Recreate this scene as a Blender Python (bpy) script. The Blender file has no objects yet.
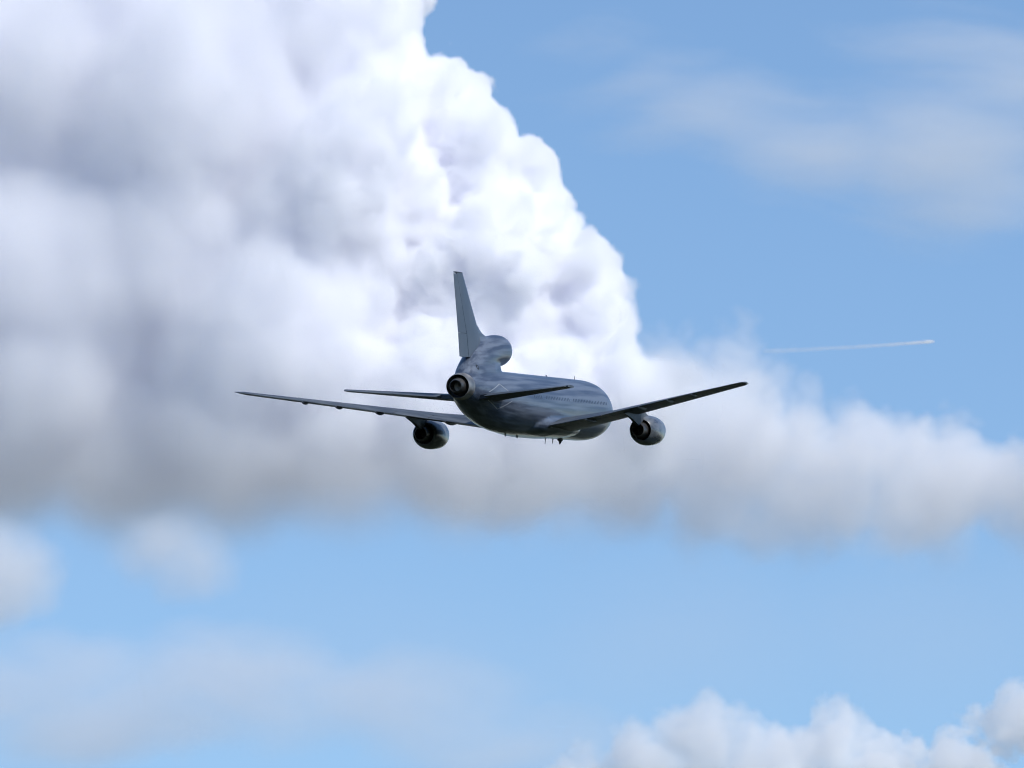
import bpy, bmesh, math, random
import numpy as np
from mathutils import Vector, Matrix
from mathutils.bvhtree import BVHTree

S = bpy.context.scene
COL = S.collection
R = math.radians

# ---------------------------------------------------------------- camera, sky, sun, exposure
FOV, PITCH, EYE = R(7.0), R(11.0), 1.7
FPX = 512 / math.tan(FOV / 2)
cam = bpy.data.objects.new('camera', bpy.data.cameras.new('camera'))
COL.objects.link(cam)
cam.data.sensor_width = 36
cam.data.angle = FOV
cam.data.clip_start = 1.0
cam.data.clip_end = 400000
cam.location = (0, 0, EYE)
cam.rotation_euler = (R(90) + PITCH, 0, 0)
S.camera = cam

SUN_EL, SUN_AZ = R(46), R(128)            # azimuth clockwise from the view direction
world = bpy.data.worlds.new('World')
S.world = world
world.use_nodes = True
wn = world.node_tree
bg = wn.nodes['Background']
sky = wn.nodes.new('ShaderNodeTexSky')
sky.sky_type = 'NISHITA'
sky.sun_disc = False
sky.sun_elevation = SUN_EL
sky.sun_rotation = SUN_AZ
sky.altitude = 0
sky.air_density = 1.0
sky.dust_density = 0.1
sky.ozone_density = 6.0
wn.links.new(sky.outputs[0], bg.inputs[0])
bg.inputs[1].default_value = 0.109

sun_dir = Vector((math.sin(SUN_AZ) * math.cos(SUN_EL), math.cos(SUN_AZ) * math.cos(SUN_EL), math.sin(SUN_EL)))
sl = bpy.data.lights.new('sun', 'SUN')
sl.energy = 2.5
sl.angle = R(0.5)
sl.color = (1.0, 0.96, 0.89)
so = bpy.data.objects.new('sun', sl)
so.rotation_euler = sun_dir.to_track_quat('Z', 'Y').to_euler()
COL.objects.link(so)

S.view_settings.view_transform = 'Standard'
S.view_settings.look = 'None'
S.view_settings.exposure = 0.33
S.view_settings.gamma = 1
S.view_settings.use_curve_mapping = False
S.cycles.filter_width = 1.1
S.cycles.use_denoising = True
S.cycles.use_adaptive_sampling = True
S.cycles.adaptive_threshold = 0.05
S.cycles.max_bounces = 128
S.cycles.volume_bounces = 110
S.cycles.diffuse_bounces = 3
S.cycles.glossy_bounces = 3
S.cycles.transparent_max_bounces = 16
S.cycles.volume_step_rate = 6
S.cycles.volume_preview_step_rate = 6
S.cycles.volume_max_steps = 512


def at(px, py, Y):
    """the point of the vertical plane Y metres ahead that lies in the given direction"""
    cx, cy = (px - 512) / FPX, (384 - py) / FPX
    cp, sp = math.cos(PITCH), math.sin(PITCH)
    v = Vector((cx, cp - cy * sp, sp + cy * cp))
    v *= Y / v.y
    return Vector((v.x, v.y, v.z + EYE))


def tag(o, label=None, cat=None, group=None, kind=None):
    for k, v in (('label', label), ('category', cat), ('group', group), ('kind', kind)):
        if v:
            o[k] = v
    return o


# ---------------------------------------------------------------- materials
def principled(name, col, rough=0.4, metal=0.0, coat=0.0):
    m = bpy.data.materials.new(name)
    m.use_nodes = True
    b = m.node_tree.nodes['Principled BSDF']
    b.inputs['Base Color'].default_value = (*col, 1)
    b.inputs['Roughness'].default_value = rough
    b.inputs['Metallic'].default_value = metal
    b.inputs['Coat Weight'].default_value = coat
    b.inputs['Coat Roughness'].default_value = 0.08
    return m


def streaked(name, ca, cb, rough=0.3, metal=0.0, coat=0.3, wave=0.02, stretch=(0.12, 0.8, 0.8)):
    """paint with long faint streaks of lighter and darker tone and slightly wavy sheet metal"""
    m = principled(name, ca, rough, metal, coat)
    n, l = m.node_tree.nodes, m.node_tree.links
    b = n['Principled BSDF']
    tc = n.new('ShaderNodeTexCoord')
    mp = n.new('ShaderNodeMapping')
    mp.inputs['Scale'].default_value = stretch
    l.new(tc.outputs['Object'], mp.inputs[0])
    t = n.new('ShaderNodeTexNoise')
    t.inputs['Scale'].default_value = 1.6
    t.inputs['Detail'].default_value = 3
    t.inputs['Roughness'].default_value = 0.5
    l.new(mp.outputs[0], t.inputs[0])
    r = n.new('ShaderNodeValToRGB')
    r.color_ramp.elements[0].position = 0.40
    r.color_ramp.elements[0].color = (*ca, 1)
    r.color_ramp.elements[1].position = 0.62
    r.color_ramp.elements[1].color = (*cb, 1)
    l.new(t.outputs[0], r.inputs[0])
    l.new(r.outputs[0], b.inputs['Base Color'])
    mr = n.new('ShaderNodeMapRange')
    mr.inputs[3].default_value = rough * 0.75
    mr.inputs[4].default_value = rough * 1.35
    l.new(t.outputs[0], mr.inputs[0])
    l.new(mr.outputs[0], b.inputs['Roughness'])
    if wave:
        t2 = n.new('ShaderNodeTexNoise')
        t2.inputs['Scale'].default_value = 0.7
        t2.inputs['Detail'].default_value = 2
        l.new(mp.outputs[0], t2.inputs[0])
        bp = n.new('ShaderNodeBump')
        bp.inputs['Strength'].default_value = 1.0
        bp.inputs['Distance'].default_value = wave
        l.new(t2.outputs[0], bp.inputs['Height'])
        l.new(bp.outputs[0], b.inputs['Normal'])
        l.new(bp.outputs[0], b.inputs['Coat Normal'])
    return m


PAINT = streaked('grey_paint', (0.06, 0.077, 0.115), (0.155, 0.183, 0.235), 0.33, 0, 0.2, 0.13, (0.055, 1.25, 1.25))
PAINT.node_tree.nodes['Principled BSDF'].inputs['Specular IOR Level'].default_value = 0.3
FIN_PAINT = streaked('fin_paint', (0.065, 0.08, 0.108), (0.095, 0.113, 0.145), 0.45, 0, 0.2, 0.01, (0.3, 0.3, 0.12))
WING_PAINT = streaked('wing_paint', (0.065, 0.077, 0.095), (0.13, 0.147, 0.17), 0.45, 0, 0.0, 0.008, (0.5, 0.15, 0.5))
WING_PAINT.node_tree.nodes['Principled BSDF'].inputs['Specular IOR Level'].default_value = 0.2
COWL_PAINT = streaked('cowl_paint', (0.085, 0.095, 0.11), (0.2, 0.21, 0.22), 0.28, 0, 0.4, 0.01, (0.4, 0.9, 0.9))
STEEL = streaked('scorched_steel', (0.36, 0.33, 0.30), (0.52, 0.48, 0.44), 0.5, 1.0, 0, 0.004, (0.6, 1, 1))
SOOT = principled('soot', (0.014, 0.014, 0.015), 0.6)
BURNT = streaked('burnt_metal', (0.10, 0.095, 0.09), (0.22, 0.21, 0.2), 0.42, 0.9, 0, 0.004, (0.6, 1, 1))
DARK = principled('dark_opening', (0.015, 0.016, 0.02), 0.5)
GLASS = principled('window_glass', (0.06, 0.075, 0.1), 0.2)
WHITE = principled('white_marking', (0.42, 0.44, 0.47), 0.5)
LAMP_R = principled('red_lens', (0.5, 0.03, 0.02), 0.1)
LAMP_W = principled('clear_lens', (0.75, 0.75, 0.7), 0.1)

# ---------------------------------------------------------------- the ground far below the frame
gm = bpy.data.materials.new('bounce_ground')
gm.use_nodes = True
gn, gl = gm.node_tree.nodes, gm.node_tree.links
tc = gn.new('ShaderNodeTexCoord')
vo = gn.new('ShaderNodeTexVoronoi')
vo.inputs['Scale'].default_value = 1 / 260
gl.new(tc.outputs['Object'], vo.inputs['Vector'])
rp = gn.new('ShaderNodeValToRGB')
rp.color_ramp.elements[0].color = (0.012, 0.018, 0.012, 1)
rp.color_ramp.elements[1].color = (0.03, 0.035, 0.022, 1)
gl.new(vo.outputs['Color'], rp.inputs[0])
# made-up bounce tones: dark below the aircraft, pale farther out to fill cloud shade
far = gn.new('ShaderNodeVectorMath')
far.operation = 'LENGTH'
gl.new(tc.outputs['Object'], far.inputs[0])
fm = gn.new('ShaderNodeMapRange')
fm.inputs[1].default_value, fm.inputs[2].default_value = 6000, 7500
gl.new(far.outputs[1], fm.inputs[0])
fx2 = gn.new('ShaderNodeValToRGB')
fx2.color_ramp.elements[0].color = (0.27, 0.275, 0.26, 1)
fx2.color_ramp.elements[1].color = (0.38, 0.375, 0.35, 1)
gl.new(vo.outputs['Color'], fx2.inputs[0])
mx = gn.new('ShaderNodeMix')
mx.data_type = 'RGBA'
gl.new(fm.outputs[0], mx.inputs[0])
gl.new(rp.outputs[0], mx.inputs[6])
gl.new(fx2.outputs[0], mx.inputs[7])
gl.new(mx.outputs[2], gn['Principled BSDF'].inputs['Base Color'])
gn['Principled BSDF'].inputs['Roughness'].default_value = 1.0
gn['Principled BSDF'].inputs['Specular IOR Level'].default_value = 0.0
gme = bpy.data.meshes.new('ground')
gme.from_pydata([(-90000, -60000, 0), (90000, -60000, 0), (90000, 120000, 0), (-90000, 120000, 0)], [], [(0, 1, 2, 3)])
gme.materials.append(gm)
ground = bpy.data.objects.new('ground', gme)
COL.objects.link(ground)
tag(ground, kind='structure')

# ---------------------------------------------------------------- the aircraft (x forward, y to port, z up; metres; nose at x = NX)
NX = 27.0


def mesh_obj(name, verts, faces, mat, parent=None, sharp=35):
    me = bpy.data.meshes.new(name)
    me.from_pydata([tuple(v) for v in verts], [], faces)
    bm = bmesh.new()
    bm.from_mesh(me)
    bmesh.ops.recalc_face_normals(bm, faces=bm.faces)
    bm.to_mesh(me)
    bm.free()
    me.polygons.foreach_set('use_smooth', [True] * len(me.polygons))
    me.set_sharp_from_angle(angle=R(sharp))
    if mat:
        me.materials.append(mat)
    o = bpy.data.objects.new(name, me)
    COL.objects.link(o)
    if parent:
        o.parent = parent
    return o


def loft(rings, cap0=True, cap1=True):
    n = len(rings[0])
    v = [p for r in rings for p in r]
    f = []
    for i in range(len(rings) - 1):
        for j in range(n):
            a, b = i * n + j, i * n + (j + 1) % n
            f.append((a, b, b + n, a + n))
    if cap0:
        f.append(tuple(range(n - 1, -1, -1)))
    if cap1:
        k = (len(rings) - 1) * n
        f.append(tuple(range(k, k + n)))
    return v, f


def ring(x, z, ry, rz=None, y=0.0, n=48, tilt=0.0, e=2.0):
    rz = ry if rz is None else rz
    out = []
    for i in range(n):
        a = 2 * math.pi * i / n
        c, s = math.cos(a), math.sin(a)
        c, s = math.copysign(abs(c) ** (2 / e), c), math.copysign(abs(s) ** (2 / e), s)
        out.append((x + NX - tilt * rz * s, y + ry * c, z + rz * s))
    return out


def smooth_table(tab, xs):
    """monotone-ish cubic interpolation of profile rows"""
    t = np.array(tab, float)
    x = t[:, 0]
    o = []
    for q in xs:
        i = int(np.clip(np.searchsorted(-x, -q) - 1, 0, len(x) - 2))
        h = x[i + 1] - x[i]
        u = (q - x[i]) / h
        row = []
        for c in range(1, t.shape[1]):
            y = t[:, c]
            d = lambda k: 0.0 if k in (0, len(x) - 1) else (y[k + 1] - y[k - 1]) / (x[k + 1] - x[k - 1])
            m0, m1 = d(i), d(i + 1)
            row.append((2 * u**3 - 3 * u**2 + 1) * y[i] + (u**3 - 2 * u**2 + u) * h * m0 + (-2 * u**3 + 3 * u**2) * y[i + 1] + (u**3 - u**2) * h * m1)
        o.append((q, *row))
    return o


def airfoil(c0, c1, t, n=14, camber=0.015):
    """closed outline between two chord fractions: list of (chord fraction, height / chord)"""
    cs = [c0 + (c1 - c0) * (0.5 - 0.5 * math.cos(math.pi * i / n)) for i in range(n + 1)]
    th = lambda c: 5 * t * (0.2969 * math.sqrt(max(c, 0)) - 0.126 * c - 0.3516 * c * c + 0.2843 * c**3 - 0.1015 * c**4) + 0.0012
    cm = lambda c: camber * 4 * c * (1 - c)
    up = [(c, cm(c) + th(c)) for c in cs]
    lo = [(c, cm(c) - th(c)) for c in cs]
    return up + lo[::-1]


def section(st, c0, c1, vertical=False):
    """station: le x, span position, z, chord, twist degrees, thickness"""
    lx, s, z, ch, tw, t = st
    out = []
    ct, sn = math.cos(R(tw)), math.sin(R(tw))
    for c, h in airfoil(c0, c1, t, camber=0.0 if vertical else 0.015):
        if vertical:
            out.append((lx + NX - c * ch, h * ch, s))
        else:
            dx, dz = (c - 0.25) * ch, h * ch
            out.append((lx + NX - 0.25 * ch - dx * ct + dz * sn * 0, s, z + dz - dx * sn))
    return out


def lerp_st(sts, s):
    for a, b in zip(sts, sts[1:]):
        if min(a[1], b[1]) <= s <= max(a[1], b[1]):
            u = (s - a[1]) / (b[1] - a[1])
            return tuple(a[i] + (b[i] - a[i]) * u for i in range(6))
    return sts[-1]


def lift_surface(name, sts, spans, c0, c1, mat, parent, side=1, vertical=False):
    rings = [section(lerp_st(sts, s), c0, c1, vertical) for s in spans]
    if side < 0:
        rings = [[(x, -y, z) for x, y, z in r] for r in rings]
    v, f = loft(rings)
    return mesh_obj(name, v, f, mat, parent, 40)


def union(name, shapes, voxel, smooth, mat):
    """weld closed shapes into one skin with soft fillets"""
    v, f = [], []
    for sv, sf in shapes:
        k = len(v)
        v += sv
        f += [tuple(i + k for i in q) for q in sf]
    o = mesh_obj(name, v, f, None)
    m = o.modifiers.new('weld', 'REMESH')
    m.mode = 'VOXEL'
    m.voxel_size = voxel
    m = o.modifiers.new('fillet', 'SMOOTH')
    m.factor = 0.5
    m.iterations = smooth
    dg = bpy.context.evaluated_depsgraph_get()
    me = bpy.data.meshes.new_from_object(o.evaluated_get(dg))
    old = o.data
    bpy.data.objects.remove(o)
    bpy.data.meshes.remove(old)
    return me


plane = bpy.data.objects.new('jet_airliner', None)
COL.objects.link(plane)
tag(plane, 'grey three-engined jet airliner seen from behind, climbing away in front of the towering cloud', 'aircraft')
# attitude: rows are the camera's right, down and forward axes in body axes
ATT = Matrix(((0.2794673, -0.9600810, -0.0119399), (0.0219675, 0.0188256, -0.9995814), (0.9599039, 0.2790880, 0.0263517)))
POS = Vector((8.580, 2.4703, 828.229))
cw = Matrix.Rotation(R(90) + PITCH, 3, 'X')
flip = Matrix(((1, 0, 0), (0, -1, 0), (0, 0, -1)))
TRIM = Matrix.Rotation(0.007, 3, 'Y')
TAILPT = Vector((-48.4, 0, 1.2))
POS = POS + ATT @ TAILPT - ATT @ TRIM @ TAILPT
ATT = ATT @ TRIM
rot = cw @ flip @ ATT
plane.matrix_world = Matrix.Translation(cw @ flip @ (POS + ATT @ Vector((-NX, 0, 0))) + Vector((0, 0, EYE))) @ rot.to_4x4()

# --- fuselage, tail duct and fin root welded into one skin
FUS = [(0.0, -0.75, 0.03, 0.03), (-0.25, -0.72, 0.55, 0.5), (-0.8, -0.62, 1.05, 0.98), (-1.8, -0.42, 1.75, 1.65), (-3.2, -0.2, 2.35, 2.3), (-4.9, -0.06, 2.76, 2.76),
       (-7.0, 0, 2.95, 2.95), (-8.8, 0, 2.985, 2.985), (-20, 0, 2.985, 2.985), (-30, 0, 2.985, 2.985), (-33, 0.04, 2.93, 2.95), (-36, 0.12, 2.82, 2.86),
       (-39, 0.3, 2.6, 2.7), (-42, 0.58, 2.25, 2.38), (-44.5, 0.88, 1.86, 1.98), (-46.4, 1.12, 1.5, 1.56), (-47.4, 1.2, 1.3, 1.3)]
fx = [0, -0.12, -0.25, -0.5, -0.8, -1.3, -1.8, -2.5, -3.2, -4, -4.9, -5.9, -7, -8, -8.8, -12, -16, -20, -24, -28, -30, -31.5] + list(np.arange(-33, -47.3, -0.75)) + [-47.4]
rows = smooth_table(FUS, fx)
rows[0] = FUS[0]
fus = loft([ring(x, z, max(ry, .02), max(rz, .02), n=72) for x, z, ry, rz in rows])
DUCT = [(-34.95, 4.9, 1.26, 1.26), (-35.1, 4.9, 1.38, 1.38), (-35.6, 4.9, 1.49, 1.49), (-36.4, 4.88, 1.54, 1.54), (-38.0, 4.78, 1.5, 1.52), (-39.8, 4.5, 1.4, 1.5), (-41.6, 4.0, 1.32, 1.55),
        (-43.5, 3.3, 1.25, 1.6), (-45.4, 2.45, 1.18, 1.5), (-46.6, 1.85, 1.05, 1.28), (-47.5, 1.5, 0.7, 0.85)]
dx = [-34.95, -35.0, -35.1, -35.3, -35.6, -36.0, -36.4, -37.0] + list(np.arange(-37.6, -47.4, -0.7)) + [-47.5]
rows = smooth_table(DUCT, dx)
outer = [ring(x, z, ry, rz, n=56) for x, z, ry, rz in rows]
inner = [ring(x, 4.92 - (0.05 if x < -36 else 0), r, n=56) for x, r in ((-34.98, 1.16), (-35.2, 1.1), (-35.7, 1.06), (-36.9, 1.07), (-38.6, 1.0))]
duct = loft(outer[::-1] + inner)
ped = loft([ring(x, z, ry, rz, n=40) for x, z, ry, rz in ((-36.3, 3.05, .1, .3), (-36.7, 3.0, .55, .7), (-37.3, 2.95, .9, .9), (-38.5, 3.0, 1.25, 1.2), (-41, 2.9, 1.45, 1.5), (-44, 2.4, 1.4, 1.4), (-46.5, 1.7, 1.1, 1.0))])
# fin root: an airfoil stub whose leading edge sweeps forward into the duct's back
stub = [(-37.6, 5.95, 0, 7.4, 0, .07), (-39.6, 6.2, 0, 5.4, 0, .1), (-40.9, 6.45, 0, 4.2, 0, .125), (-41.75, 6.8, 0, 3.4, 0, .13), (-42.25, 7.15, 0, 2.8, 0, .13)]
stub = [(-37.2, 4.0, 0, 7.8, 0, .1)] + stub
fr = loft([section(s, 0, 0.985, True) for s in stub])
# wing-body fairing
fair = loft([ring(x, z, ry, rz, n=48, e=2.6) for x, z, ry, rz in ((-13.0, -1.8, .6, .4), (-14.5, -1.85, 2.0, .85), (-17, -1.9, 2.95, 1.08), (-20, -1.9, 3.2, 1.16), (-25, -1.9, 3.2, 1.16), (-28, -1.85, 3.0, 1.08), (-30.5, -1.8, 2.3, .95), (-33, -1.8, .8, .5))])
skin = union('skin', [fus, duct, ped, fr, fair], 0.11, 22, None)
co = np.empty(len(skin.vertices) * 3)
skin.vertices.foreach_get('co', co)
co = co.reshape(-1, 3)
nrm = np.empty(len(skin.vertices) * 3)
skin.vertices.foreach_get('normal', nrm)
nrm = nrm.reshape(-1, 3)
polys = [tuple(p.vertices) for p in skin.polygons]
cen = np.array([co[list(p)].mean(0) for p in polys])
xb = cen[:, 0] - NX
is_duct = (cen[:, 2] > 3.02 + np.clip((-38 - xb) * 0.0, 0, 9) - np.clip((-40.5 - xb) * 0.22, 0, 1.35)) & (xb < -33.6)
is_fair = (cen[:, 2] < -1.3) & (xb < -12.6) & (xb > -33.2) & (np.hypot(cen[:, 1], cen[:, 2]) > 3.02)
which = np.where(is_duct, 1, np.where(is_fair, 2, 0))


def carve(name, k, mat):
    ps = [p for p, w in zip(polys, which) if w == k]
    ids = sorted({i for p in ps for i in p})
    mp = {i: j for j, i in enumerate(ids)}
    me = bpy.data.meshes.new(name)
    me.from_pydata([tuple(co[i]) for i in ids], [], [tuple(mp[i] for i in p) for p in ps])
    me.polygons.foreach_set('use_smooth', [True] * len(me.polygons))
    me.normals_split_custom_set_from_vertices([tuple(nrm[i]) for i in ids])
    me.materials.append(mat)
    o = bpy.data.objects.new(name, me)
    COL.objects.link(o)
    o.parent = plane
    return o


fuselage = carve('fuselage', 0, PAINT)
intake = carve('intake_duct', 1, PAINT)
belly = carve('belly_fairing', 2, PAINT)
hull = BVHTree.FromPolygons([Vector(c) for c in co], polys)


def on_hull(x, y, z, d, out=0.012):
    """where a ray towards d meets the skin, lifted a little off it"""
    h, n, _, _ = hull.ray_cast(Vector((x + NX, y, z)), Vector(d))
    return (h + n * out, n) if h else (None, None)


# fan face inside the tail intake
v, f = loft([ring(-38.4, 4.85, 1.05, n=40), ring(-38.5, 4.85, 0.2, n=40)])
mesh_obj('intake_fan', v, f, DARK, intake)


# --- fin, rudder
FIN = [(-40.6, 3.95, 0, 7.45, 0, .08), (-41.75, 6.2, 0, 6.7, 0, .095), (-46.95, 11.8, 0, 2.9, 0, .085)]
fin = lift_surface('fin', FIN, (4.0, 5, 6.2, 7.4, 9.5, 11.5, 11.7, 11.8), 0.0, 0.68, FIN_PAINT, plane, 1, True)
RUD = [(-40.6, 3.95, 0, 7.45, 0, .08), (-41.75, 6.2, 0, 6.7, 0, .095), (-46.95, 11.8, 0, 2.9, 0, .085)]
lift_surface('rudder', RUD, (4.0, 6.2), 0.69, 1.0, FIN_PAINT, fin, 1, True)
lift_surface('rudder', RUD, (6.23, 9, 11.7), 0.69, 1.0, FIN_PAINT, fin, 1, True)
v, f = loft([ring(-46.95, 11.85, .05, .03, n=12), ring(-47.3, 11.85, .13, .07, n=12), ring(-49.3, 11.85, .12, .07, n=12), ring(-49.85, 11.85, .03, .03, n=12)])
mesh_obj('fin_tip_cap', v, f, WING_PAINT, fin)

# --- wings
WING = [(-16.9, 2.2, -1.95, 11.4, 1.6, .125), (-22.2, 9.0, -1.05, 7.9, 1.0, .105), (-36.5, 24.6, 1.25, 3.0, -1.5, .09), (-37.3, 25.05, 1.33, 2.1, -1.5, .07)]


def fairing_body(y, x0, x1, z0, z1, r):
    n = 9
    rs = []
    for i in range(n + 1):
        u = i / n
        w = r * (math.sin(math.pi * min(max(u, 0.02), 0.985)) ** 0.6)
        rs.append(ring(x0 + (x1 - x0) * u, z0 + (z1 - z0) * u, w * 0.62, w, y, 16))
    return loft(rs)


def revolve(rows, y, z, n=56):
    return [ring(x, z, r, y=y, n=n) for x, r in rows]


for side in (1, -1):
    w = lift_surface('wing', WING, [2.2, 4, 6.5, 9, 12, 16, 20, 23, 24.6, 24.85, 25.05], 0.0, 0.75, WING_PAINT, plane, side)
    for a, b in ((3.0, 8.6), (8.68, 11.6), (11.68, 18.9)):
        lift_surface('flap', WING, [a, b], 0.757, 1.0, WING_PAINT, w, side)
    lift_surface('aileron', WING, [18.98, 21, 24.5], 0.757, 1.0, WING_PAINT, w, side)
    lift_surface('wing_tip', WING, [24.53, 24.8, 25.03], 0.752, 1.0, WING_PAINT, w, side)
    for fy in (7.0, 13.05, 16.4, 19.2):
        st = lerp_st(WING, fy)
        xe = st[0] - st[3]
        zt = st[2] - 0.75 * st[3] * math.sin(R(st[4]))
        v, f = fairing_body(side * fy, xe + 0.42 * st[3], xe - 0.25, zt - 0.02 * st[3], zt - 0.10, 0.24)
        mesh_obj('flap_track_fairing', v, f, WING_PAINT, w)
    tx = lerp_st(WING, 24.95)
    v, f = loft([ring(tx[0] - 0.25 - 0.0, tx[2] + .02, .05, .04, side * 24.98, 12), ring(tx[0] - 0.5, tx[2] + .02, .1, .08, side * 25.02, 12), ring(tx[0] - 0.8, tx[2] + .02, .05, .05, side * 25.0, 12)])
    mesh_obj('navigation_light', v, f, LAMP_R if side > 0 else LAMP_W, w)
    # static wicks on the trailing edge
    # --- engine under the wing
    ey, ez = side * 10.87, -2.5
    cowl = [(-24 + (x + 24) * 0.74 if x > -24 else x, q) for x, q in [(-18.5, 1.12), (-18.32, 1.17), (-18.22, 1.25), (-18.3, 1.34), (-18.6, 1.37), (-19.2, 1.41), (-20.4, 1.45), (-21.6, 1.45), (-22.5, 1.38), (-23.3, 1.25), (-24.0, 1.06), (-24.02, 1.02), (-23.4, 1.1), (-22.6, 1.15), (-21.9, 1.15)]]
    v, f = loft(revolve([(-22.35, 0.3), (-22.1, 1.05), (-20.5, 1.06)] + cowl + [(-22.4, 0.35)], ey, ez))
    e = mesh_obj('engine', v, f, COWL_PAINT, plane, 50)
    v, f = loft(revolve([(-22.45, .92), (-23.2, .88), (-24.2, .74), (-25.0, .62), (-25.02, .56), (-24.2, .58), (-23.3, .5), (-23.2, .1)], ey, ez, 40))
    cn = mesh_obj('core_nozzle', v, f, BURNT, e, 50)
    cn.data.materials.append(SOOT)
    for p in cn.data.polygons:
        c = p.center
        if p.normal.y * (c.y - ey) + p.normal.z * (c.z - ez) < -0.02 or math.hypot(c.y - ey, c.z - ez) < 0.5:
            p.material_index = 1
    v, f = loft(revolve([(-20.8, 1.04), (-20.9, .3), (-20.4, .12), (-20.3, .02)], ey, ez, 40))
    mesh_obj('engine_fan', v, f, SOOT, e, 50)
    # pylon: a thin blade from cowl top up to the wing's underside
    prof = [(-20.6, ez + 1.4), (-22.0, -1.05), (-24.2, -0.6), (-29.0, -0.95), (-29.9, -1.05), (-27.4, -1.5), (-25.2, -2.1), (-24.0, ez + .9), (-22.0, ez + 1.2)]
    hw = (0.05, 0.2, 0.3, 0.2, 0.04, 0.14, 0.18, 0.26, 0.28)
    v = [(x + NX, ey + h, z) for (x, z), h in zip(prof, hw)] + [(x + NX, ey - h, z) for (x, z), h in zip(prof, hw)]
    n = len(prof)
    f = [tuple(range(n)), tuple(range(2 * n - 1, n - 1, -1))] + [(i, (i + 1) % n, n + (i + 1) % n, n + i) for i in range(n)]
    mesh_obj('pylon', v, f, WING_PAINT, e, 30)
    # --- tailplane
    TAIL = [(-40.3, 0.6, 0.10, 7.4, 0, .10), (-47.5, 10.9, .95, 2.7, 0, .09)]
    t = lift_surface('tailplane', TAIL, [0.6, 3, 6, 9, 10.75, 10.9], 0.0, 0.74, WING_PAINT, plane, side)
    lift_surface('elevator', TAIL, [2.3, 6.3], 0.748, 1.0, WING_PAINT, t, side)
    lift_surface('elevator', TAIL, [6.36, 10.7], 0.748, 1.0, WING_PAINT, t, side)

# --- tail engine exhaust
v, f = loft(revolve([(-46.9, 1.24), (-47.5, 1.29), (-48.2, 1.25), (-48.75, 1.14), (-48.77, 1.09), (-48.2, 1.14), (-47.3, 1.18), (-47.1, .4)], 0, 1.2))
tn = mesh_obj('tail_nozzle', v, f, STEEL, plane, 50)
v, f = loft(revolve([(-47.15, .92), (-48.2, .88), (-49.0, .72), (-49.5, .6), (-49.52, .55), (-48.9, .56), (-48.2, .5), (-48.1, .1)], 0, 1.2, 40))
mesh_obj('core_nozzle', v, f, BURNT, tn, 50)
v, f = loft(revolve([(-47.32, 1.165), (-47.34, .7)], 0, 1.2, 40))
mesh_obj('nozzle_liner', v, f, SOOT, tn, 50)


def strip(name, pts, width, mat, parent, d=(0, 1, 0), y=-6, out=0.012):
    """a flat painted line following the skin through points given in side view"""
    L, Rr = [], []
    P = []
    for (x0, z0), (x1, z1) in zip(pts, pts[1:]):
        for i in range(12):
            u = i / 12
            P.append((x0 + (x1 - x0) * u, z0 + (z1 - z0) * u))
    P.append(pts[-1])
    for i, (x, z) in enumerate(P):
        a, b = P[max(i - 1, 0)], P[min(i + 1, len(P) - 1)]
        tx, tz = b[0] - a[0], b[1] - a[1]
        k = math.hypot(tx, tz)
        ox, oz = -tz / k * width / 2, tx / k * width / 2
        h1, _ = on_hull(x + ox, y, z + oz, d, out)
        h2, _ = on_hull(x - ox, y, z - oz, d, out)
        if h1 is None or h2 is None:
            continue
        L.append(h1)
        Rr.append(h2)
    n = len(L)
    return mesh_obj(name, L + Rr, [(i, i + 1, n + i + 1, n + i) for i in range(n - 1)], mat, parent)


# white diamond outline round the starboard tailplane root
strip('marking_line', [(-44.6, 0.75), (-42.0, 1.55), (-40.0, 0.85)], 0.06, WHITE, fuselage)
strip('marking_line', [(-44.9, 0.15), (-42.0, -0.8), (-39.4, 0.0)], 0.06, WHITE, fuselage)


def plate(name, x, z, rx, rz, mat, parent, side=-1):
    c, n = on_hull(x, side * 6, z, (0, -side, 0), 0.014)
    if c is None:
        return None
    pts = []
    for i in range(14):
        a = 2 * math.pi * i / 14
        h, _ = on_hull(x + rx * math.cos(a), side * 6, z + rz * math.sin(a), (0, -side, 0), 0.014)
        pts.append(h if h else c)
    return mesh_obj(name, pts, [tuple(range(14))], mat, parent)


plate('vent', -45.6, 3.05, 0.2, 0.24, DARK, intake)
for i in range(46):
    x = -7.6 - i * 0.56
    if -20.6 < x < -19.4 or -30.2 < x < -29.2:
        continue
    plate('cabin_window', x, 0.62, 0.115, 0.17, GLASS, fuselage)


def blade(x, z, h, c, lean, y=0.0, mat=PAINT, name='blade_antenna', th=.05, up=-1):
    v = []
    for k, (dz, cc) in enumerate(((0, c), (h, c * .55))):
        ox = x + NX - lean * k
        for u, wv in ((0.5, 0), (0.15, 1), (-.3, 1), (-.5, 0), (-.3, -1), (.15, -1)):
            v.append((ox + u * cc, y + wv * th * (1 - .4 * k), z + up * dz))
    f = [tuple(range(6)), tuple(range(11, 5, -1))] + [(i, (i + 1) % 6, 6 + (i + 1) % 6, 6 + i) for i in range(6)]
    return mesh_obj(name, v, f, mat, fuselage)


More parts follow.
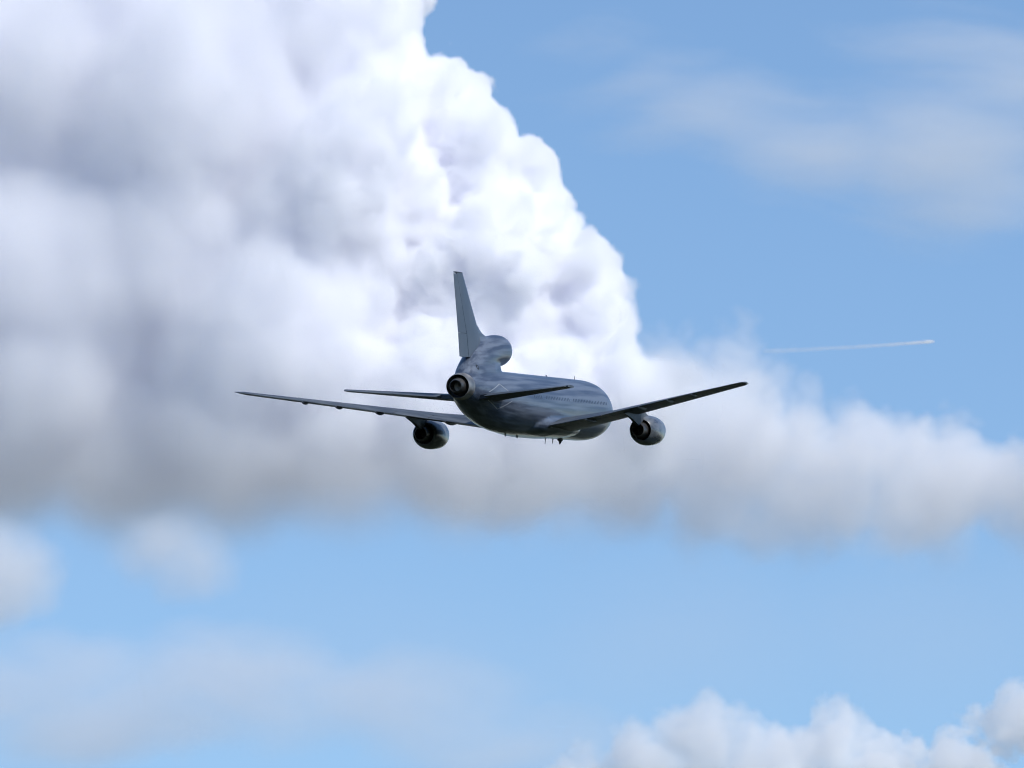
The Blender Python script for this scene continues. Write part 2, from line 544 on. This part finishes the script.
blade(-19.2, -3.02, .55, .3, .2, mat=DARK, th=.03)
blade(-16.6, -3.0, .45, .4, .15, mat=DARK, th=.03)
blade(-8.6, 2.95, .4, .22, .15, up=1, mat=DARK, th=.025)
blade(-18.6, 2.95, .2, .5, .2, up=1, mat=DARK)
blade(-29.0, -2.9, .3, .9, .1, mat=DARK)
blade(-33.0, -2.85, .28, .8, .1, mat=DARK)
v, f = loft([ring(x, z, ry, rz, n=20) for x, z, ry, rz in ((-13.2, -2.85, .1, .1), (-13.6, -2.95, .2, .2), (-14.0, -3.0, .24, .26), (-14.5, -2.95, .2, .2), (-14.9, -2.9, .1, .1))])
mesh_obj('belly_pod', v, f, DARK, fuselage)
v, f = loft([ring(-14.0, -3.22, .12, .1, n=16), ring(-14.15, -3.34, .1, .12, n=16), ring(-14.3, -3.44, .04, .05, n=16)])
mesh_obj('beacon_light', v, f, DARK, fuselage)

# ---------------------------------------------------------------- clouds: real volumes of water vapour, lit by the sun and the sky
class Nodes:
    def __init__(s, t):
        s.t = t

    def add(s, type, ins={}, **kw):
        n = s.t.nodes.new(type)
        for k, v in kw.items():
            setattr(n, k, v)
        for k, v in ins.items():
            if isinstance(v, bpy.types.NodeSocket):
                s.t.links.new(v, n.inputs[k])
            else:
                n.inputs[k].default_value = v
        return n

    def m(s, op, a, b=0.0, c=0.0, clamp=False):
        return s.add('ShaderNodeMath', {0: a, 1: b, 2: c}, operation=op, use_clamp=clamp).outputs[0]

    def v(s, op, a, b=(0, 0, 0)):
        n = s.add('ShaderNodeVectorMath', {0: a, 1: b}, operation=op)
        return n.outputs[1] if op in ('LENGTH', 'DISTANCE', 'DOT_PRODUCT') else n.outputs[0]

    def ramp(s, x, a, b, c, d):
        return s.add('ShaderNodeMapRange', {0: x, 1: a, 2: b, 3: c, 4: d}).outputs[0]


def vapour(name, sigma, aniso=0.2, tint=(1, 1, 1)):
    m = bpy.data.materials.new(name)
    m.use_nodes = True
    n = m.node_tree
    n.nodes.clear()
    o = n.nodes.new('ShaderNodeOutputMaterial')
    v = n.nodes.new('ShaderNodeVolumePrincipled')
    v.inputs['Color'].default_value = (*tint, 1)
    v.inputs['Density'].default_value = sigma
    v.inputs['Anisotropy'].default_value = aniso
    n.links.new(v.outputs[0], o.inputs['Volume'])
    return m


def cloud(name, label, Y, blobs, vox, mat, soft=(10, 40), softx=(0, 1), base_soft=100, k=20, warp=(120, 30), bumps=((90, 30), (30, 12)),
          grain=(25, 6, 4), flat=None, stretch=(1, 1, 1), group=None, cat='cloud', lift=0.3, shear=0.0, calm=1.0, tail=None, foot=None):
    """a cloud grown round billows given as direction (px), radius (px), depth offset (px) and squash;
    soft is the depth in metres over which the vapour thickens"""
    ob = bpy.data.objects.new(name, bpy.data.volumes.new(name))
    COL.objects.link(ob)
    px = Y / math.cos(PITCH) / FPX
    pts = []
    for b in blobs:
        p = at(b[0], b[1], Y)
        pts.append((p.x, p.y + b[3] * px, p.z, b[2] * px, b[4] if len(b) > 4 else 1.0))
    o = Vector((np.mean([p[0] for p in pts]), Y, np.mean([p[2] for p in pts])))
    ob.location = o
    pts = [(p[0] - o.x, p[1] - o.y, p[2] - o.z, p[3], p[4]) for p in pts]
    pad = sum(b[1] for b in bumps) * 0.7 + warp[1] * 0.5 + grain[1] + lift * max(soft)
    hgt = lambda p, i: p[3] * (p[4] if i == 2 else 1)
    lo = [min(p[i] - hgt(p, i) for p in pts) - pad for i in range(3)]
    hi = [max(p[i] + hgt(p, i) for p in pts) + pad for i in range(3)]
    if flat is not None:
        lo[2] = max(lo[2], at(512, flat, Y).z - o.z - 60 * px)
    t = bpy.data.node_groups.new(name, 'GeometryNodeTree')
    t.interface.new_socket('Geometry', in_out='OUTPUT', socket_type='NodeSocketGeometry')
    t.interface.new_socket('Geometry', in_out='INPUT', socket_type='NodeSocketGeometry')
    g = Nodes(t)
    pos = g.add('GeometryNodeInputPosition').outputs[0]
    nz = g.add('ShaderNodeTexNoise', {'Vector': pos, 'Scale': 1 / warp[0], 'Detail': 2.0})
    p = g.v('ADD', pos, g.v('MULTIPLY', g.v('SUBTRACT', nz.outputs['Color'], (.5, .5, .5)), (2 * warp[1],) * 3))
    f = None
    for q in pts:
        dv = g.v('SUBTRACT', p, q[:3])
        if q[4] != 1:
            dv = g.v('MULTIPLY', dv, (1, 1, 1 / q[4]))
        s = g.m('SUBTRACT', q[3], g.v('LENGTH', dv))
        if q[4] < 1:
            s = g.m('MULTIPLY', s, q[4] ** 0.5)
        f = s if f is None else g.m('SMOOTH_MAX', f, s, k)
    f0 = f
    ps = g.v('MULTIPLY', p, stretch) if stretch != (1, 1, 1) else p
    if shear:
        sx = g.add('ShaderNodeSeparateXYZ', {0: ps}).outputs
        ps = g.add('ShaderNodeCombineXYZ', {0: sx[0], 1: sx[1], 2: g.m('MULTIPLY_ADD', sx[0], shear, sx[2])}).outputs[0]
    x0, x1 = at(softx[0], 384, Y).x - o.x, at(softx[1], 384, Y).x - o.x
    px_ = g.add('ShaderNodeSeparateXYZ', {0: pos}).outputs[0]
    calmer = g.ramp(px_, x0, x1, calm, 1.0)
    for sc, am in bumps:
        vo = g.add('ShaderNodeTexVoronoi', {'Vector': ps, 'Scale': 1 / sc}, feature='F1')
        f = g.m('ADD', f, g.m('MULTIPLY', calmer, g.m('MULTIPLY_ADD', vo.outputs['Distance'], -2 * am, am)))
    fn = g.add('ShaderNodeTexNoise', {'Vector': ps, 'Scale': 1 / grain[0], 'Detail': float(grain[2]), 'Roughness': .6})
    f = g.m('ADD', f, g.m('MULTIPLY_ADD', fn.outputs[0], 2 * grain[1], -grain[1]))
    sep = g.add('ShaderNodeSeparateXYZ', {0: p}).outputs
    x0, x1 = at(softx[0], 384, Y).x - o.x, at(softx[1], 384, Y).x - o.x
    sw = g.ramp(sep[0], x0, x1, soft[0], soft[1])
    f = g.m('MINIMUM', f, g.m('ADD', f0, 0.4 * (sum(b[1] for b in bumps) + grain[1]))) if bumps else f
    if foot:
        sw = g.m('MAXIMUM', sw, g.ramp(sep[2], at(512, foot[0], Y).z - o.z, at(512, foot[1], Y).z - o.z, 0, foot[2]))
    if tail:
        sw = g.m('MAXIMUM', sw, g.ramp(sep[0], at(tail[0], 384, Y).x - o.x, at(tail[1], 384, Y).x - o.x, 0, tail[2]))
    if flat is not None:
        h = g.m('SUBTRACT', sep[2], at(512, flat, Y).z - o.z)
        rag = g.add('ShaderNodeTexNoise', {'Vector': p, 'Scale': 1 / 130, 'Detail': 4.0, 'Roughness': .6})
        h = g.m('ADD', h, g.m('MULTIPLY_ADD', rag.outputs[0], 150.0, -75.0))
        fade = g.m('DIVIDE', h, base_soft, clamp=True)
    dn = g.m('ADD', g.m('DIVIDE', f, sw), lift, clamp=True)
    if flat is not None:
        dn = g.m('MULTIPLY', dn, g.m('MULTIPLY', fade, fade))
    vx, vy, vz = vox
    res = [max(8, int((hi[0] - lo[0]) / vx)), max(8, int((hi[1] - lo[1]) / vy)), max(8, int((hi[2] - lo[2]) / vz))]
    print(name, res)
    vc = g.add('GeometryNodeVolumeCube', {'Density': dn, 'Min': lo, 'Max': hi, 'Resolution X': res[0], 'Resolution Y': res[1], 'Resolution Z': res[2]})
    sm = g.add('GeometryNodeSetMaterial', {'Geometry': vc.outputs[0], 'Material': mat})
    g.add('NodeGroupOutput', {0: sm.outputs[0]})
    ob.modifiers.new('vapour', 'NODES').node_group = t
    ob.data.materials.append(mat)
    tag(ob, label, cat, group)
    return ob


THICK = vapour('thick_vapour', 0.15, 0.0, (0.9952, 0.9946, 1.0))
SOFTV = vapour('soft_vapour', 0.032, 0.0, (0.996, 0.9955, 1.0))
MEDV = vapour('low_vapour', 0.022, 0.0)
VEIL = vapour('veil_vapour', 0.00035, 0.0)
THIN = vapour('thin_vapour', 0.0026, -0.1, (0.95, 0.97, 1))
CRYS = vapour('ice_crystals', 0.0019, -0.1, (1, 1, 1))
TRAIL = vapour('trail_vapour', 0.24, 0.0)

cloud('cumulus_cloud', 'huge towering white and grey cumulus filling the left half of the sky', 9000,
      [(325, 50, 95, 15), (375, 0, 50, 30), (428, 108, 60, 10), (458, 135, 48, 0), (470, 185, 50, 0), (528, 190, 46, 15), (545, 235, 55, 10), (575, 280, 52, -10), (588, 322, 48, -10), (480, 300, 110, 0),
       (340, 200, 130, 0), (200, 130, 150, 35), (250, 50, 110, 40), (60, 90, 130, 60), (130, 30, 110, 60), (-40, 60, 130, 70), (60, 300, 150, 45), (190, 260, 125, 20), (290, 370, 130, -25), (430, 420, 100, -45), (50, 400, 70, -40), (-60, 300, 150, 60),
       (140, 450, 90, 10), (250, 460, 92, -45), (0, 445, 90, 10), (550, 420, 82, -40), (615, 408, 58, -30), (340, 475, 80, -70), (450, 475, 72, -70), (535, 472, 58, -60), (120, 490, 60, -30)],
      (2.7, 5.0, 2.7), THICK, soft=(120, 5), softx=(150, 430), calm=0.4, tail=(610, 700, 75), foot=(410, 510, 130), base_soft=240, k=14, warp=(150, 20), bumps=((95, 20), (46, 15), (19, 6)), grain=(17, 9, 6), flat=590)
cloud('cumulus_cloud', 'soft pale cloud bank spreading right of the aircraft below the contrail', 9800,
      [(640, 430, 80, 0, .9), (700, 410, 72, 20, .9), (722, 362, 28, 0), (748, 385, 30, 10), (755, 460, 75, -10, .85), (820, 490, 75, 0, .85), (862, 458, 48, -10), (905, 470, 56, 0), (955, 482, 62, 20, .9), (1010, 500, 60, 0, .9), (925, 515, 70, 0, .75),
       (715, 505, 60, 0, .85), (760, 530, 42, 0, .75), (1080, 500, 75, 0), (610, 465, 80, 20, .85), (520, 475, 70, 20, .75), (800, 440, 34, 0)],
      (4.0, 7, 4.0), SOFTV, soft=(80, 40), softx=(640, 880), base_soft=200, k=16, warp=(110, 26), bumps=((85, 30), (38, 19), (17, 7)), grain=(45, 30, 6), flat=622)
cloud('cloud_fragment', 'small faint cloud scrap at the left edge under the big cloud', 8500, [(-25, 575, 58, 0, .8), (15, 570, 38, 0, .9)], (5, 7, 5), SOFTV, soft=(70, 70), warp=(60, 18), bumps=((40, 12),), grain=(20, 9, 4))
cloud('cloud_fragment', 'small faint cloud scrap hanging alone under the big cloud', 8500, [(168, 548, 29, 0, .7), (192, 562, 25, 0, .8)], (5, 7, 5), SOFTV, soft=(90, 90), warp=(60, 18), bumps=((40, 12),), grain=(20, 9, 4))
cloud('cumulus_cloud', 'low white cumulus tops rising along the bottom right edge', 16000,
      [(702, 742, 40, 0), (650, 775, 44, 0), (590, 785, 36, 10), (760, 770, 42, 0), (830, 750, 42, 0), (880, 778, 42, 0), (912, 762, 26, -10), (960, 778, 42, 0), (1000, 728, 34, 0), (1045, 722, 40, 10), (780, 800, 60, 0)],
      (5, 10, 5), MEDV, soft=(40, 7), softx=(620, 900), k=12, warp=(140, 30), bumps=((100, 34), (44, 20), (20, 8)), grain=(18, 10, 5))
cloud('stratus_cloud', 'thin hazy grey cloud layer low in the left of the sky', 20000,
      [(60, 670, 130, 0, .3), (230, 680, 150, 0, .35), (380, 700, 140, 0, .3), (110, 715, 150, 40, .25), (520, 740, 130, 0, .22), (-60, 690, 130, 0, .4), (270, 715, 90, -30, .35)],
      (18, 26, 12), THIN, soft=(130, 130), warp=(350, 110), bumps=((260, 60), (90, 26)), grain=(80, 55, 6), stretch=(.3, .5, 1.1), lift=.1, shear=.15)
cloud('haze_veil', 'pale thin veil of haze low across the right half of the sky', 24000,
      [(420, 660, 260, 0, .35), (680, 650, 260, 0, .38), (930, 640, 240, 0, .4), (1100, 620, 200, 0, .5)],
      (34, 44, 20), VEIL, soft=(650, 650), warp=(700, 160), bumps=(), grain=(260, 160, 5), stretch=(.3, .5, 1.2), lift=0.0, cat='cloud')
cloud('cirrus_cloud', 'faint veil of high cirrus across the upper right of the sky', 38000,
      [(570, 48, 45, 0, .35), (600, 60, 60, 0, .4), (650, 80, 80, 0, .4), (730, 115, 110, 0, .4), (830, 150, 130, 0, .4), (950, 150, 150, 0, .45), (1040, 80, 120, 0, .5), (930, 45, 130, 20, .25), (960, 200, 130, 0, .3)],
      (34, 60, 20), CRYS, soft=(560, 560), warp=(1200, 200), bumps=(), grain=(210, 430, 6), stretch=(.16, .5, 1.5), lift=0.0, shear=.9)
cloud('contrail', 'thin straight white vapour trail in the blue sky above the right wing', 42000,
      [(932, 341.5, 2.1, 0)] + [(932 - i * 2.0, 341.5 + i * 0.165 - 0.0006 * i * i, 2.3 + i * .012, 0) for i in range(1, 84)],
      (9, 9, 4), TRAIL, soft=(230, 5), softx=(745, 930), k=4, warp=(200, 4), bumps=(), grain=(60, 2.5, 3), cat='contrail', lift=0.0)
